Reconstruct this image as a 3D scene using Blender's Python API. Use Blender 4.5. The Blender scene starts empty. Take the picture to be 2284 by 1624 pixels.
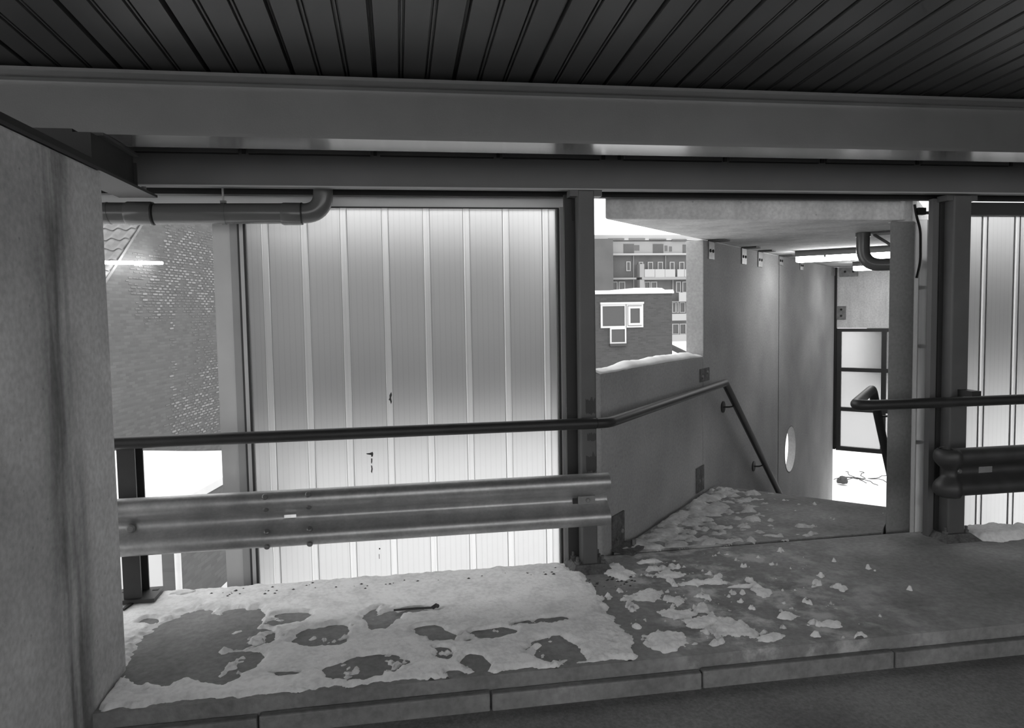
import bpy, bmesh, math, random
import numpy as np
from mathutils import Matrix, Vector, noise

random.seed(7)
scene = bpy.context.scene
COL = scene.collection

# ------------------------------------------------------------------ camera
cam_d = bpy.data.cameras.new('camera')
cam_d.sensor_fit = 'HORIZONTAL'
cam_d.sensor_width = 36.0
cam_d.lens = 1600.0 / 2284.0 * 36.0
cam_d.shift_x = 0.0002
cam_d.shift_y = -23.0 / 2284.0
cam_d.clip_start = 0.05
cam_d.clip_end = 600
cam = bpy.data.objects.new('camera', cam_d)
COL.objects.link(cam)
_r = Vector((.98729903, -.15796157, -.01699289))
_d = Vector((-.02645799, -.0580118, -.99796523))
_f = Vector((.15665437, .98573971, -.06145434))
cam.matrix_world = Matrix(((_r.x, -_d.x, -_f.x, 0.0), (_r.y, -_d.y, -_f.y, 0.0), (_r.z, -_d.z, -_f.z, 1.65), (0, 0, 0, 1)))
scene.camera = cam

# ------------------------------------------------------------------ world: even overcast winter sky
world = bpy.data.worlds.new('overcast')
scene.world = world
world.use_nodes = True
bg = world.node_tree.nodes['Background']
bg.inputs[0].default_value = (1, 1, 1, 1)
bg.inputs[1].default_value = 2.2

scene.view_settings.view_transform = 'Standard'
scene.view_settings.look = 'None'
scene.view_settings.gamma = 1.0
scene.view_settings.use_curve_mapping = False
scene.view_settings.exposure = 0.0
scene.cycles.blur_glossy = 0.0

# ------------------------------------------------------------------ materials
MATS = {}

def mat(name, v, rough=.6, metal=0.0, n_scale=0, n_amt=0.0, fine=0, fine_amt=0.0, streak=0.0, bump=0.0, bump_scale=60, spec=.5, pits=0.0):
    """grey procedural material: albedo v, broad mottling, fine grain, vertical streaks, pits, relief"""
    m = bpy.data.materials.new(name)
    m.use_nodes = True
    nt = m.node_tree
    N, L = nt.nodes, nt.links
    b = N['Principled BSDF']
    b.inputs['Roughness'].default_value = rough
    b.inputs['Metallic'].default_value = metal
    b.inputs['Specular IOR Level'].default_value = spec
    tc = N.new('ShaderNodeTexCoord')
    val = None

    def mult(cur, tex_out, lo, hi, f0=.3, f1=.7):
        r = N.new('ShaderNodeMapRange')
        r.inputs['From Min'].default_value = f0
        r.inputs['From Max'].default_value = f1
        r.inputs['To Min'].default_value = lo
        r.inputs['To Max'].default_value = hi
        L.new(tex_out, r.inputs['Value'])
        k = N.new('ShaderNodeMath')
        k.operation = 'MULTIPLY'
        if cur is None:
            k.inputs[0].default_value = v
        else:
            L.new(cur, k.inputs[0])
        L.new(r.outputs[0], k.inputs[1])
        return k.outputs[0]

    def ntex(scale, detail=4, sc=(1, 1, 1)):
        mp = N.new('ShaderNodeMapping')
        mp.inputs['Scale'].default_value = sc
        L.new(tc.outputs['Object'], mp.inputs['Vector'])
        t = N.new('ShaderNodeTexNoise')
        t.inputs['Scale'].default_value = scale
        t.inputs['Detail'].default_value = detail
        L.new(mp.outputs[0], t.inputs['Vector'])
        return t.outputs['Fac']

    if n_amt:
        val = mult(val, ntex(n_scale, 5), 1 - n_amt, 1 + n_amt)
    if fine_amt:
        val = mult(val, ntex(fine, 3), 1 - fine_amt, 1 + fine_amt)
    if streak:
        val = mult(val, ntex(7, 4, (1, 1, .09)), 1 - streak, 1 + streak * .35, .36, .56)
    if pits:
        vo = N.new('ShaderNodeTexVoronoi')
        vo.inputs['Scale'].default_value = 9
        vo.inputs['Randomness'].default_value = 1
        L.new(tc.outputs['Object'], vo.inputs['Vector'])
        val = mult(val, vo.outputs['Distance'], 1 - pits, 1, .03, .07)
    if val is None:
        b.inputs['Base Color'].default_value = (v, v, v, 1)
    else:
        L.new(val, b.inputs['Base Color'])
    if bump:
        bp = N.new('ShaderNodeBump')
        bp.inputs['Strength'].default_value = bump
        bp.inputs['Distance'].default_value = .01
        L.new(ntex(bump_scale, 4), bp.inputs['Height'])
        L.new(bp.outputs[0], b.inputs['Normal'])
    MATS[name] = m
    return m

def emit(name, v, s):
    m = bpy.data.materials.new(name)
    m.use_nodes = True
    b = m.node_tree.nodes['Principled BSDF']
    b.inputs['Base Color'].default_value = (v, v, v, 1)
    b.inputs['Emission Color'].default_value = (1, 1, 1, 1)
    b.inputs['Emission Strength'].default_value = s
    MATS[name] = m

def brick_mat(name, c1, c2, mortar, scale=1.0):
    m = bpy.data.materials.new(name)
    m.use_nodes = True
    nt = m.node_tree
    N, L = nt.nodes, nt.links
    b = N['Principled BSDF']
    b.inputs['Roughness'].default_value = .9
    tc = N.new('ShaderNodeTexCoord')
    sx = N.new('ShaderNodeSeparateXYZ')
    L.new(tc.outputs['Object'], sx.inputs[0])
    cx = N.new('ShaderNodeCombineXYZ')
    L.new(sx.outputs['X'], cx.inputs['X'])
    L.new(sx.outputs['Z'], cx.inputs['Y'])
    bt = N.new('ShaderNodeTexBrick')
    bt.inputs['Scale'].default_value = scale
    bt.inputs['Brick Width'].default_value = .22
    bt.inputs['Row Height'].default_value = .066
    bt.inputs['Mortar Size'].default_value = .006
    bt.inputs['Color1'].default_value = (c1, c1, c1, 1)
    bt.inputs['Color2'].default_value = (c2, c2, c2, 1)
    bt.inputs['Mortar'].default_value = (mortar, mortar, mortar, 1)
    L.new(cx.outputs[0], bt.inputs['Vector'])
    L.new(bt.outputs['Color'], b.inputs['Base Color'])
    bp = N.new('ShaderNodeBump')
    bp.invert = True
    bp.inputs['Strength'].default_value = .5
    bp.inputs['Distance'].default_value = .01
    L.new(bt.outputs['Fac'], bp.inputs['Height'])
    L.new(bp.outputs[0], b.inputs['Normal'])
    MATS[name] = m

def frosted_mat(name, rough, trans_mix, flute, tint):
    """multiwall translucent sheet: rough refraction + diffuse translucency, fine vertical flutes"""
    m = bpy.data.materials.new(name)
    m.use_nodes = True
    nt = m.node_tree
    N, L = nt.nodes, nt.links
    out = N['Material Output']
    N.remove(N['Principled BSDF'])
    tc = N.new('ShaderNodeTexCoord')
    wv = N.new('ShaderNodeTexWave')
    wv.bands_direction = 'X'
    wv.inputs['Scale'].default_value = flute
    wv.inputs['Distortion'].default_value = .0
    L.new(tc.outputs['Object'], wv.inputs['Vector'])
    rp = N.new('ShaderNodeMapRange')
    rp.inputs['From Min'].default_value = .0
    rp.inputs['From Max'].default_value = .12
    rp.inputs['To Min'].default_value = tint * .94
    rp.inputs['To Max'].default_value = tint
    L.new(wv.outputs['Fac'], rp.inputs['Value'])
    gl = N.new('ShaderNodeBsdfRefraction')
    gl.inputs['Roughness'].default_value = rough
    gl.inputs['IOR'].default_value = 1.25
    L.new(rp.outputs[0], gl.inputs['Color'])
    tr = N.new('ShaderNodeBsdfTranslucent')
    L.new(rp.outputs[0], tr.inputs['Color'])
    gs = N.new('ShaderNodeBsdfGlossy')
    gs.inputs['Roughness'].default_value = .25
    gs.inputs['Color'].default_value = (.8, .8, .8, 1)
    m1 = N.new('ShaderNodeMixShader')
    m1.inputs[0].default_value = trans_mix
    L.new(gl.outputs[0], m1.inputs[1])
    L.new(tr.outputs[0], m1.inputs[2])
    m2 = N.new('ShaderNodeMixShader')
    m2.inputs[0].default_value = .06
    L.new(m1.outputs[0], m2.inputs[1])
    L.new(gs.outputs[0], m2.inputs[2])
    L.new(m2.outputs[0], out.inputs['Surface'])
    MATS[name] = m

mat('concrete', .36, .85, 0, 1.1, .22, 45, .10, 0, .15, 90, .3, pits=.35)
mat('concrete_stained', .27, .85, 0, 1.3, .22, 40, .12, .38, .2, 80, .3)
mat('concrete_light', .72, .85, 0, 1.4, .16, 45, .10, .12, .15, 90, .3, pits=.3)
mat('concrete_shaded', .24, .85, 0, 1.1, .22, 45, .10, 0, .15, 90, .3)  # darker copy of concrete: shade on the stair wall end put into the colour
mat('concrete_floor', .25, .75, 0, 2.2, .30, 30, .16, 0, .35, 55, .4)
mat('asphalt', .20, .8, 0, 1.5, .35, 60, .2, 0, .4, 90, .35)
mat('beam_paint', .125, .22, 0, 2.0, .10, 0, 0, 0, .04, 120, .9)
bp_ = MATS['beam_paint'].node_tree.nodes['Principled BSDF']
bp_.inputs['Coat Weight'].default_value = .8
bp_.inputs['Coat Roughness'].default_value = .16
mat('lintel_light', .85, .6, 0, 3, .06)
mat('beam_far_paint', .12, .55, 0, 2.0, .10, 0, 0, 0, .04, 120)
mat('post_paint', .10, .5, 0, 5.0, .12, 0, 0, 0, .05, 90)
mat('post_dark', .035, .6)
mat('rail_paint', .025, .5, 0, 9, .15)
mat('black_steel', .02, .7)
mat('ceiling_metal', .06, .5, 0, 1.3, .10)
mat('galvanised', .42, .42, .75, 9, .16, 60, .08, 0, .04, 60)
mat('bolt_steel', .22, .45, .6)
mat('rust_plate', .12, .75, .2, 18, .35, 70, .2, 0, .2, 70)
mat('galvanised_shaded', .07, .5, .4, 9, .2)  # darker copy of galvanised: shade of the backlit rail end as colour
mat('snow_thin', .62, .95, 0, 9, .18, 40, .12, 0, .4, 60, .1)
mat('zinc_plate', .24, .5, .3, 18, .2)
mat('pvc_grey', .12, .22, 0, 3, .06)
mat('rubber', .015, .6)
mat('frame_light', .62, .6, 0, 3, .08)
mat('frame_mid', .40, .6, 0, 3, .08)
mat('frame_dark', .05, .6)
mat('snow', .86, .95, 0, 6, .05, 0, 0, 0, .35, 45, .1)
mat('snow_trodden', .93, .95, 0, 7, .12, 40, .10, 0, .4, 60, .1)
mat('white_paint', .55, .6)
mat('white_haze', .38, .8)
mat('roof_tile', .17, .8, 0, 6, .2)
mat('brick_white', .22, .9, 0, 8, .3)
mat('brick_pale', .135, .9, 0, 8, .25)
mat('far_brick', .13, .9, 0, .6, .12)  # far block greys lifted and flattened: distance haze put into the colour
mat('far_brick_dark', .10, .9, 0, .6, .1)
mat('far_panel', .27, .8)
mat('far_glass', .09, .15)
mat('window_dark', .06, .12)
mat('debris', .06, .9)
mat('lamp_body', .22, .5)
mat('dark_stain', .045, .6)
brick_mat('brick_side', .085, .115, .10)
brick_mat('brick_mid', .055, .075, .075)
brick_mat('brick_dark', .035, .045, .045)
emit('tube_light', .9, 24.0)
frosted_mat('frosted', .44, .08, 9.0, .80)
frosted_mat('frosted_rib', .5, .12, 9.0, .86)
frosted_mat('frosted_pane', .25, .2, 6.0, .70)

# ------------------------------------------------------------------ object helpers
FRAME = {}      # object name -> world matrix of the thing it belongs to

def thing(name, label, cat, loc=(0, 0, 0), rz=0.0, group=None, kind=None):
    o = bpy.data.objects.new(name, None)
    o.empty_display_size = .1
    COL.objects.link(o)
    o.location = loc
    o.rotation_euler = (0, 0, rz)
    o['label'] = label
    o['category'] = cat
    if group:
        o['group'] = group
    if kind:
        o['kind'] = kind
    FRAME[o.name] = Matrix.Translation(Vector(loc)) @ Matrix.Rotation(rz, 4, 'Z')
    return o

def tag(o, label, cat, group=None, kind=None):
    o['label'] = label
    o['category'] = cat
    if group:
        o['group'] = group
    if kind:
        o['kind'] = kind
    return o

def obj(name, vf, m, parent=None, local=False, smooth=False):
    """link one mesh; vertices are world coordinates unless local"""
    v, f = vf
    v = [Vector(p) for p in v]
    M = FRAME[parent.name] if parent else Matrix.Identity(4)
    if parent is not None and not local:
        Mi = M.inverted()
        v = [Mi @ p for p in v]
    me = bpy.data.meshes.new(name)
    me.from_pydata([tuple(p) for p in v], [], f)
    bm = bmesh.new()
    bm.from_mesh(me)
    bmesh.ops.recalc_face_normals(bm, faces=bm.faces)
    bm.to_mesh(me)
    bm.free()
    me.materials.append(MATS[m])
    if smooth:
        me.shade_smooth()
        if smooth == 'auto':
            me.set_sharp_from_angle(angle=math.radians(35))
    o = bpy.data.objects.new(name, me)
    COL.objects.link(o)
    if parent is not None:
        o.parent = parent
    FRAME[o.name] = M
    return o

def bev(o, w=.005, seg=2):
    md = o.modifiers.new('bevel', 'BEVEL')
    md.width = w
    md.segments = seg
    md.limit_method = 'ANGLE'
    return o

def box(x0, x1, y0, y1, z0, z1):
    v = [(x, y, z) for z in (z0, z1) for y in (y0, y1) for x in (x0, x1)]
    f = [(0, 1, 3, 2), (4, 5, 7, 6), (0, 1, 5, 4), (2, 3, 7, 6), (0, 2, 6, 4), (1, 3, 7, 5)]
    return v, f

def join(*parts):
    V, F = [], []
    for v, f in parts:
        n = len(V)
        V += list(v)
        F += [tuple(i + n for i in q) for q in f]
    return V, F

def prism(poly, z0, z1):
    n = len(poly)
    v = [(x, y, z0) for x, y in poly] + [(x, y, z1) for x, y in poly]
    f = [tuple(range(n)), tuple(range(n, 2 * n))] + [(i, (i + 1) % n, n + (i + 1) % n, n + i) for i in range(n)]
    return v, f

def extr_x(prof, x0, x1):          # prof of (y, z)
    v, f = prism(prof, x0, x1)
    return [(c, a, b) for a, b, c in v], f

def extr_y(prof, y0, y1, slope=0.0, z_at=0.0):  # prof of (x, z)
    v, f = prism(prof, y0, y1)
    return [(a, c, b + slope * (c - z_at)) for a, b, c in v], f

def cyl(p0, p1, r, n=20, r1=None):
    p0, p1 = Vector(p0), Vector(p1)
    d = (p1 - p0).normalized()
    a = d.orthogonal().normalized()
    b = d.cross(a)
    r1 = r if r1 is None else r1
    v = []
    for p, q in ((p0, r), (p1, r1)):
        v += [p + a * q * math.cos(t) + b * q * math.sin(t) for t in (2 * math.pi * i / n for i in range(n))]
    f = [tuple(range(n)), tuple(range(n, 2 * n))] + [(i, (i + 1) % n, n + (i + 1) % n, n + i) for i in range(n)]
    return [tuple(p) for p in v], f

def rounded(pts, rad, n=8):
    """polyline with its inner corners rounded"""
    pts = [Vector(p) for p in pts]
    out = [pts[0]]
    for i in range(1, len(pts) - 1):
        a, b, c = pts[i - 1], pts[i], pts[i + 1]
        r = rad[i - 1] if isinstance(rad, (list, tuple)) else rad
        if r <= 0:
            out.append(b)
            continue
        p, q = b + (a - b).normalized() * r, b + (c - b).normalized() * r
        for k in range(n + 1):
            t = k / n
            out.append(p * (1 - t) ** 2 + b * 2 * t * (1 - t) + q * t * t)
    out.append(pts[-1])
    return out

def tube(pts, r, n=18):
    pts = [Vector(p) for p in pts]
    v, f = [], []
    d0 = (pts[1] - pts[0]).normalized()
    a = d0.orthogonal().normalized()
    for i, p in enumerate(pts):
        d_in = (p - pts[i - 1]).normalized() if i else (pts[1] - p).normalized()
        d_out = (pts[i + 1] - p).normalized() if i < len(pts) - 1 else d_in
        d = (d_in + d_out).normalized()
        a = (a - d * a.dot(d)).normalized()
        b = d.cross(a)
        k = 1.0 / max(.5, d.dot(d_in))
        for j in range(n):
            t = 2 * math.pi * j / n
            v.append(tuple(p + (a * math.cos(t) + b * math.sin(t)) * r * (k if k < 1.3 else 1.0)))
    for i in range(len(pts) - 1):
        for j in range(n):
            f.append((i * n + j, i * n + (j + 1) % n, (i + 1) * n + (j + 1) % n, (i + 1) * n + j))
    f.append(tuple(range(n)))
    m = (len(pts) - 1) * n
    f.append(tuple(range(m, m + n)))
    return v, f

def dome(c, d, r, h, n=12):
    """a bolt head: low dome at c along d"""
    c, d = Vector(c), Vector(d).normalized()
    a = d.orthogonal().normalized()
    b = d.cross(a)
    v, f = [], []
    for rr, hh in ((r, 0), (r * .92, h * .5), (r * .6, h * .9)):
        v += [tuple(c + d * hh + (a * math.cos(t) + b * math.sin(t)) * rr) for t in (2 * math.pi * i / n for i in range(n))]
    for k in range(2):
        f += [(k * n + i, k * n + (i + 1) % n, (k + 1) * n + (i + 1) % n, (k + 1) * n + i) for i in range(n)]
    f += [tuple(range(2 * n, 3 * n)), tuple(range(n))]
    return v, f

# stair tower frame: s runs down the stair, e across it (0 = face of its left wall)
W0 = Vector((1.577, 4.818, 0))
DV = Vector((.68128514, .73201814, 0))
EV = Vector((.73201814, -.68128514, 0))
def W(s, e, z):
    return W0 + DV * s + EV * e + Vector((0, 0, z))
def sbox(s0, s1, e0, e1, z0, z1):
    v, f = box(s0, s1, e0, e1, z0, z1)
    return [tuple(W(*p)) for p in v], f
STAIR_RZ = math.atan2(DV.y, DV.x)

# ================================================================== THE SETTING
def dusted_floor():
    m = mat('concrete_dusted', .25, .75, 0, 2.2, .30, 30, .16, 0, .35, 55, .4)
    N, L = m.node_tree.nodes, m.node_tree.links
    b = N['Principled BSDF']
    src = b.inputs['Base Color'].links[0].from_socket
    geo = N.new('ShaderNodeNewGeometry')
    sx = N.new('ShaderNodeSeparateXYZ')
    L.new(geo.outputs['Position'], sx.inputs[0])
    nz = N.new('ShaderNodeTexNoise')
    nz.inputs['Scale'].default_value = 4.5
    nz.inputs['Detail'].default_value = 9
    nz.inputs['Roughness'].default_value = .62
    L.new(geo.outputs['Position'], nz.inputs['Vector'])
    def rng(sock, a, c, lo, hi, sm=True):
        r = N.new('ShaderNodeMapRange')
        if sm:
            r.interpolation_type = 'SMOOTHSTEP'
        for n_, q in (('From Min', a), ('From Max', c), ('To Min', lo), ('To Max', hi)):
            r.inputs[n_].default_value = q
        L.new(sock, r.inputs['Value'])
        return r.outputs[0]
    def mul(a, c):
        k = N.new('ShaderNodeMath')
        k.operation = 'MULTIPLY'
        L.new(a, k.inputs[0])
        L.new(c, k.inputs[1])
        return k.outputs[0]
    fac = mul(mul(rng(nz.outputs['Fac'], .46, .64, 0, .85), rng(sx.outputs['X'], 1.2, 1.45, 0, 1)), rng(sx.outputs['X'], 1.6, 3.3, 1, 0))
    mx = N.new('ShaderNodeMix')
    mx.data_type = 'RGBA'
    L.new(fac, mx.inputs[0])
    L.new(src, mx.inputs[6])
    mx.inputs[7].default_value = (.70, .70, .70, 1)
    L.new(mx.outputs[2], b.inputs['Base Color'])
dusted_floor()
# --- raised platform and driveway
floor = thing('floor', 'grey concrete walkway slab behind the kerb, patched with trodden snow', 'floor', (0, 4.0, 0), kind='structure')
obj('slab', prism([(-7, 3.13), (11, 3.13), (11, 4.50), (3.45, 4.565), (1.30, 4.535), (1.12, 4.46), (-7, 4.46)], -.30, 0), 'concrete_dusted', floor)
obj('landing', prism([tuple((W0 + DV * s + EV * e)[:2]) for s, e in ((-.295, .035), (1.84, .035), (1.84, 1.485), (1.100, 1.485))], -.16, .0), 'concrete_dusted', floor)
obj('landing_joint', box(1.33, 3.40, 4.50, 4.62, -.30, -.035), 'rubber', floor)

drive = tag(obj('floor_driveway', box(-7, 11, -4.5, 3.12, -.35, -.14), 'asphalt'), 'dark damp driveway surface below the concrete kerb', 'driveway', kind='structure')
kerb = thing('kerb', 'low concrete kerb along the edge of the walkway slab', 'kerb', (0, 3.1, -.14), kind='structure')
for i in range(-7, 11):
    x0 = .37 + i * 1.0
    bev(obj('kerb_stone', box(x0 + .004, x0 + .996, 3.085 + random.uniform(-.004, .004), 3.128, -.20, -.062 + random.uniform(-.004, .004)), 'concrete_floor', kerb), .008)

# --- ceiling of profiled sheets, falling gently outwards
ceil = thing('ceiling', 'dark profiled metal deck ceiling with narrow grooves', 'ceiling', (0, 0, 2.8), kind='structure')
SL = -.068
def sheet_profile(x0):
    w = .387
    z = 2.80
    p = [(x0 + .004, z + .04), (x0 + .004, z + .032), (x0 + .017, z + .028), (x0 + .022, z)]
    for g in (.129, .258):
        c = x0 + g + .006
        p += [(c - .014, z), (c - .011, z + .016), (c - .006, z + .016), (c - .0035, z + .003),
              (c + .0035, z + .003), (c + .006, z + .016), (c + .011, z + .016), (c + .014, z)]
    p += [(x0 + w - .002, z), (x0 + w - .002, z + .04)]
    return p
for i in range(-17, 26):
    obj('ceiling_sheet', extr_y(sheet_profile(-.085 + .387 * i), -4.6, 4.5, SL, 3.6), 'ceiling_metal', ceil)
obj('deck_slab', extr_y([(-7, 2.845), (11, 2.845), (11, 3.05), (-7, 3.05)], -4.6, 4.6, SL, 3.6), 'concrete', ceil)

# --- concrete wall pier on the left
def stained_pier():
    m = mat('concrete_pier', .52, .85, 0, 1.6, .25, 40, .14, 0, .2, 80, .3, pits=.3)
    N, L = m.node_tree.nodes, m.node_tree.links
    b = N['Principled BSDF']
    src = b.inputs['Base Color'].links[0].from_socket
    tc = N.new('ShaderNodeTexCoord')
    sx = N.new('ShaderNodeSeparateXYZ')
    L.new(tc.outputs['Object'], sx.inputs[0])
    wob = N.new('ShaderNodeTexNoise')
    wob.inputs['Scale'].default_value = 2.2
    wob.inputs['Detail'].default_value = 5
    L.new(tc.outputs['Object'], wob.inputs['Vector'])
    def math_(op, a, c):
        k = N.new('ShaderNodeMath')
        k.operation = op
        for i, q in enumerate((a, c)):
            if isinstance(q, (int, float)):
                k.inputs[i].default_value = q
            else:
                L.new(q, k.inputs[i])
        return k.outputs[0]
    y = math_('ADD', sx.outputs['Y'], math_('MULTIPLY', math_('SUBTRACT', wob.outputs['Fac'], .5), .12))
    dist = math_('ABSOLUTE', math_('SUBTRACT', y, 3.02), 0)
    band = N.new('ShaderNodeMapRange')
    band.interpolation_type = 'SMOOTHSTEP'
    band.inputs['From Min'].default_value = .03
    band.inputs['From Max'].default_value = .24
    band.inputs['To Min'].default_value = 1
    band.inputs['To Max'].default_value = 0
    L.new(dist, band.inputs['Value'])
    mp = N.new('ShaderNodeMapping')
    mp.inputs['Scale'].default_value = (1, 1, .10)
    L.new(tc.outputs['Object'], mp.inputs['Vector'])
    stx = N.new('ShaderNodeTexNoise')
    stx.inputs['Scale'].default_value = 12
    stx.inputs['Detail'].default_value = 4
    L.new(mp.outputs[0], stx.inputs['Vector'])
    sm = N.new('ShaderNodeMapRange')
    sm.inputs['From Min'].default_value = .38
    sm.inputs['From Max'].default_value = .62
    sm.inputs['To Min'].default_value = .1
    sm.inputs['To Max'].default_value = .66
    L.new(stx.outputs['Fac'], sm.inputs['Value'])
    k = math_('SUBTRACT', 1.0, math_('MULTIPLY', band.outputs[0], sm.outputs[0]))
    L.new(math_('MULTIPLY', src, k), b.inputs['Base Color'])
stained_pier()
wl = tag(obj('wall_left', box(-1.75, -1.294, 1.2, 3.515, -.14, 2.30), 'concrete_pier'), 'stained concrete wall end beside the guardrail, under the side beam', 'wall', kind='structure')
bev(wl, .012)

# --- lintel and closing plates over the facade openings
tag(obj('trim_1', box(-7, 1.115, 4.66, 4.80, 2.312, 2.43), 'lintel_light'), 'light grey lintel rail over the translucent screen', 'trim', kind='structure')
tag(obj('trim_2', box(-7, 11, 4.52, 4.58, 2.362, 2.42), 'black_steel'), 'black strip standing for the shade below the channel beam', 'trim', kind='structure')  # black strip painting in the shaded band under the channel
tag(obj('trim_3', box(-7, 11, 4.585, 4.64, 2.372, 2.86), 'black_steel'), 'dark closing plate behind the channel beam', 'trim', kind='structure')

# --- unseen right wall added for its shade, and rear parapet (behind the photographer)
tag(obj('wall_rear', box(-7, 11, -4.7, -4.5, -.35, .9), 'concrete'), 'concrete rear parapet of the parking deck', 'wall', kind='structure')

tag(obj('wall_shade_right', box(8.4, 8.6, -4.5, 4.2, -.35, 3.6), 'concrete_shaded'), 'unseen dark wall added to shade the right side of the parking deck', 'wall', kind='structure')

# --- stair tower
tw = thing('wall_stair', 'smooth precast concrete side wall of the stair, with round hole', 'wall', tuple(W0), STAIR_RZ, kind='structure')
T = .16
def wall_panel(name, s0, s1, z0, z1, m='concrete', poly=None):
    return obj(name, sbox(s0, s1, -T, 0, z0, z1), m, tw)
pp = obj('parapet_panel', ([tuple(W(s, e, z)) for s, e, z in
      ((-.40, 0, -2.8), (1.590, 0, -2.8), (1.590, -T, -2.8), (-.40, -T, -2.8), (-.40, 0, 1.225), (1.590, 0, 1.205), (1.590, -T, 1.205), (-.40, -T, 1.225))],
      [(0, 1, 2, 3), (4, 5, 6, 7), (0, 1, 5, 4), (1, 2, 6, 5), (2, 3, 7, 6), (3, 0, 4, 7)]), 'concrete', tw)
bev(pp, .012)
bev(wall_panel('wall_panel', 1.606, 4.278, -2.8, 2.232), .006)
obj('joint_seal', sbox(1.585, 1.61, -T + .01, -.012, -2.8, 1.2), 'rubber', tw)
obj('joint_seal', sbox(4.27, 4.30, -.10, -.012, -2.8, 2.2), 'rubber', tw)
obj('corner_seal', sbox(7.852, 7.95, -.10, .033, -.70, 2.232), 'rubber', tw)
# third panel with the round hole
def holed_panel(s0, s1, z0, z1, cs, cz, r, n=40):
    v, f = [], []
    ang = [2 * math.pi * i / n for i in range(n)]
    for e in (0, -T):
        for t in ang:
            v.append(tuple(W(cs + r * math.cos(t), e, cz + r * math.sin(t))))
        for t in ang:
            c, s_ = math.cos(t), math.sin(t)
            k = min(((s1 - cs) if c > 0 else (cs - s0)) / max(abs(c), 1e-6), ((z1 - cz) if s_ > 0 else (cz - z0)) / max(abs(s_), 1e-6))
            v.append(tuple(W(cs + k * c, e, cz + k * s_)))
        b = len(v)
        v += [tuple(W(a, e, z)) for a, z in ((s1, z1), (s0, z1), (s0, z0), (s1, z0))]
    half = 2 * n + 4
    for h in (0, half):
        corner_t = [math.atan2(z1 - cz, s1 - cs), math.atan2(z1 - cz, s0 - cs), math.atan2(z0 - cz, s0 - cs) + 2 * math.pi, math.atan2(z0 - cz, s1 - cs) + 2 * math.pi]
        for i in range(n):
            j = (i + 1) % n
            f.append((h + i, h + j, h + n + j, h + n + i))
            a0, a1 = ang[i], ang[i] + 2 * math.pi / n
            for q, ct in enumerate(corner_t):
                if a0 < ct < a1:
                    f.append((h + n + i, h + n + j, h + 2 * n + q))
    for i in range(n):
        j = (i + 1) % n
        f.append((i, j, half + j, half + i))
    return v, f
T = .085
obj('wall_panel', holed_panel(4.292, 7.86, -2.8, 2.232, 4.905, -.19, .30), 'concrete', tw)
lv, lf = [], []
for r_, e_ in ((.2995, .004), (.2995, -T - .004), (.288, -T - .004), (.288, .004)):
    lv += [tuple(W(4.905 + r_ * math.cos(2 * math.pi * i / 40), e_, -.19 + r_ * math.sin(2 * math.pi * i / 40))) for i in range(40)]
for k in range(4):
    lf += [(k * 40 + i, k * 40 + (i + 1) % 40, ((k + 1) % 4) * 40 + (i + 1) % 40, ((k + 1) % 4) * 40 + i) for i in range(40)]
obj('hole_liner', (lv, lf), 'concrete_shaded', tw, smooth='auto')  # liner ring in darker concrete, added to tone down the overlit rim

slab_l = lambda y: (W0 + DV * ((y - 4.818 - .05 * .68128) / .73201814) + EV * -.05)
p0 = (1.385, 4.66)
sp = [p0, (3.565, 4.66), tuple(W(1.5, 1.64, 0)[:2]), tuple(W(8.3, 1.64, 0)[:2]), tuple(W(8.3, -.05, 0)[:2])]
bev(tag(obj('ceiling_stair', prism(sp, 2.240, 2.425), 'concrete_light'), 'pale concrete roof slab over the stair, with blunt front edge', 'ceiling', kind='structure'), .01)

wr = thing('wall_stair_end', 'narrow end of the concrete wall on the far side of the stair landing', 'wall', tuple(W(0, 1.5, -2.8)), STAIR_RZ, kind='structure')
def xat(e, y):
    return 1.577 + (e + .68128514 * (y - 4.818)) / .73201814
rp = [(xat(1.50, 4.68), 4.68), (xat(1.645, 4.68), 4.68), tuple(W(7.86, 1.645, 0)[:2]), tuple(W(7.86, 1.50, 0)[:2])]
bev(obj('wall_panel', prism(rp, -2.8, 2.234), 'concrete_shaded', wr), .008)
obj('upstand', box(3.572, 3.69, 4.70, 4.80, 2.234, 2.42), 'concrete_light', wr)

wf = thing('wall_stair_far', 'pale concrete upper wall above the stair window', 'wall', tuple(W(7.887, .03, 1.25)), STAIR_RZ, kind='structure')
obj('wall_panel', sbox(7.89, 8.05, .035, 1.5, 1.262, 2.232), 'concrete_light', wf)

# stair flight
st = thing('stair', 'concrete stair flight going down from the landing', 'stair', tuple(W(1.84, .7, -2.8)), STAIR_RZ, kind='structure')
for i in range(14):
    obj('step', sbox(1.842 + .26 * i, 2.14 + .26 * i, .03, 1.49, -.19 * (i + 1) - .16, -.19 * (i + 1)), 'concrete_floor', st)

# window in the far wall of the stair
win = thing('window_1', 'dark framed stair window with dirty frosted panes', 'window', tuple(W(7.93, .03, -.70)), STAIR_RZ, kind='structure')
sE = [(.035, .10), (.68, .75), (1.40, 1.47)]
for a, b in sE:
    obj('frame_post', sbox(7.91, 7.97, a, b, -.71, 1.255), 'frame_dark', win)
for a, b in ((1.205, 1.255), (.565, .625), (-.075, -.015), (-.72, -.655)):
    obj('frame_bar', sbox(7.905, 7.975, .035, 1.47, a, b), 'frame_dark', win)
for a, b in ((.10, .68), (.75, 1.40)):
    for c, d in ((.625, 1.205), (-.015, .565), (-.655, -.075)):
        obj('pane', sbox(7.935, 7.945, a, b, c, d), 'frosted_pane', win)

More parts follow.
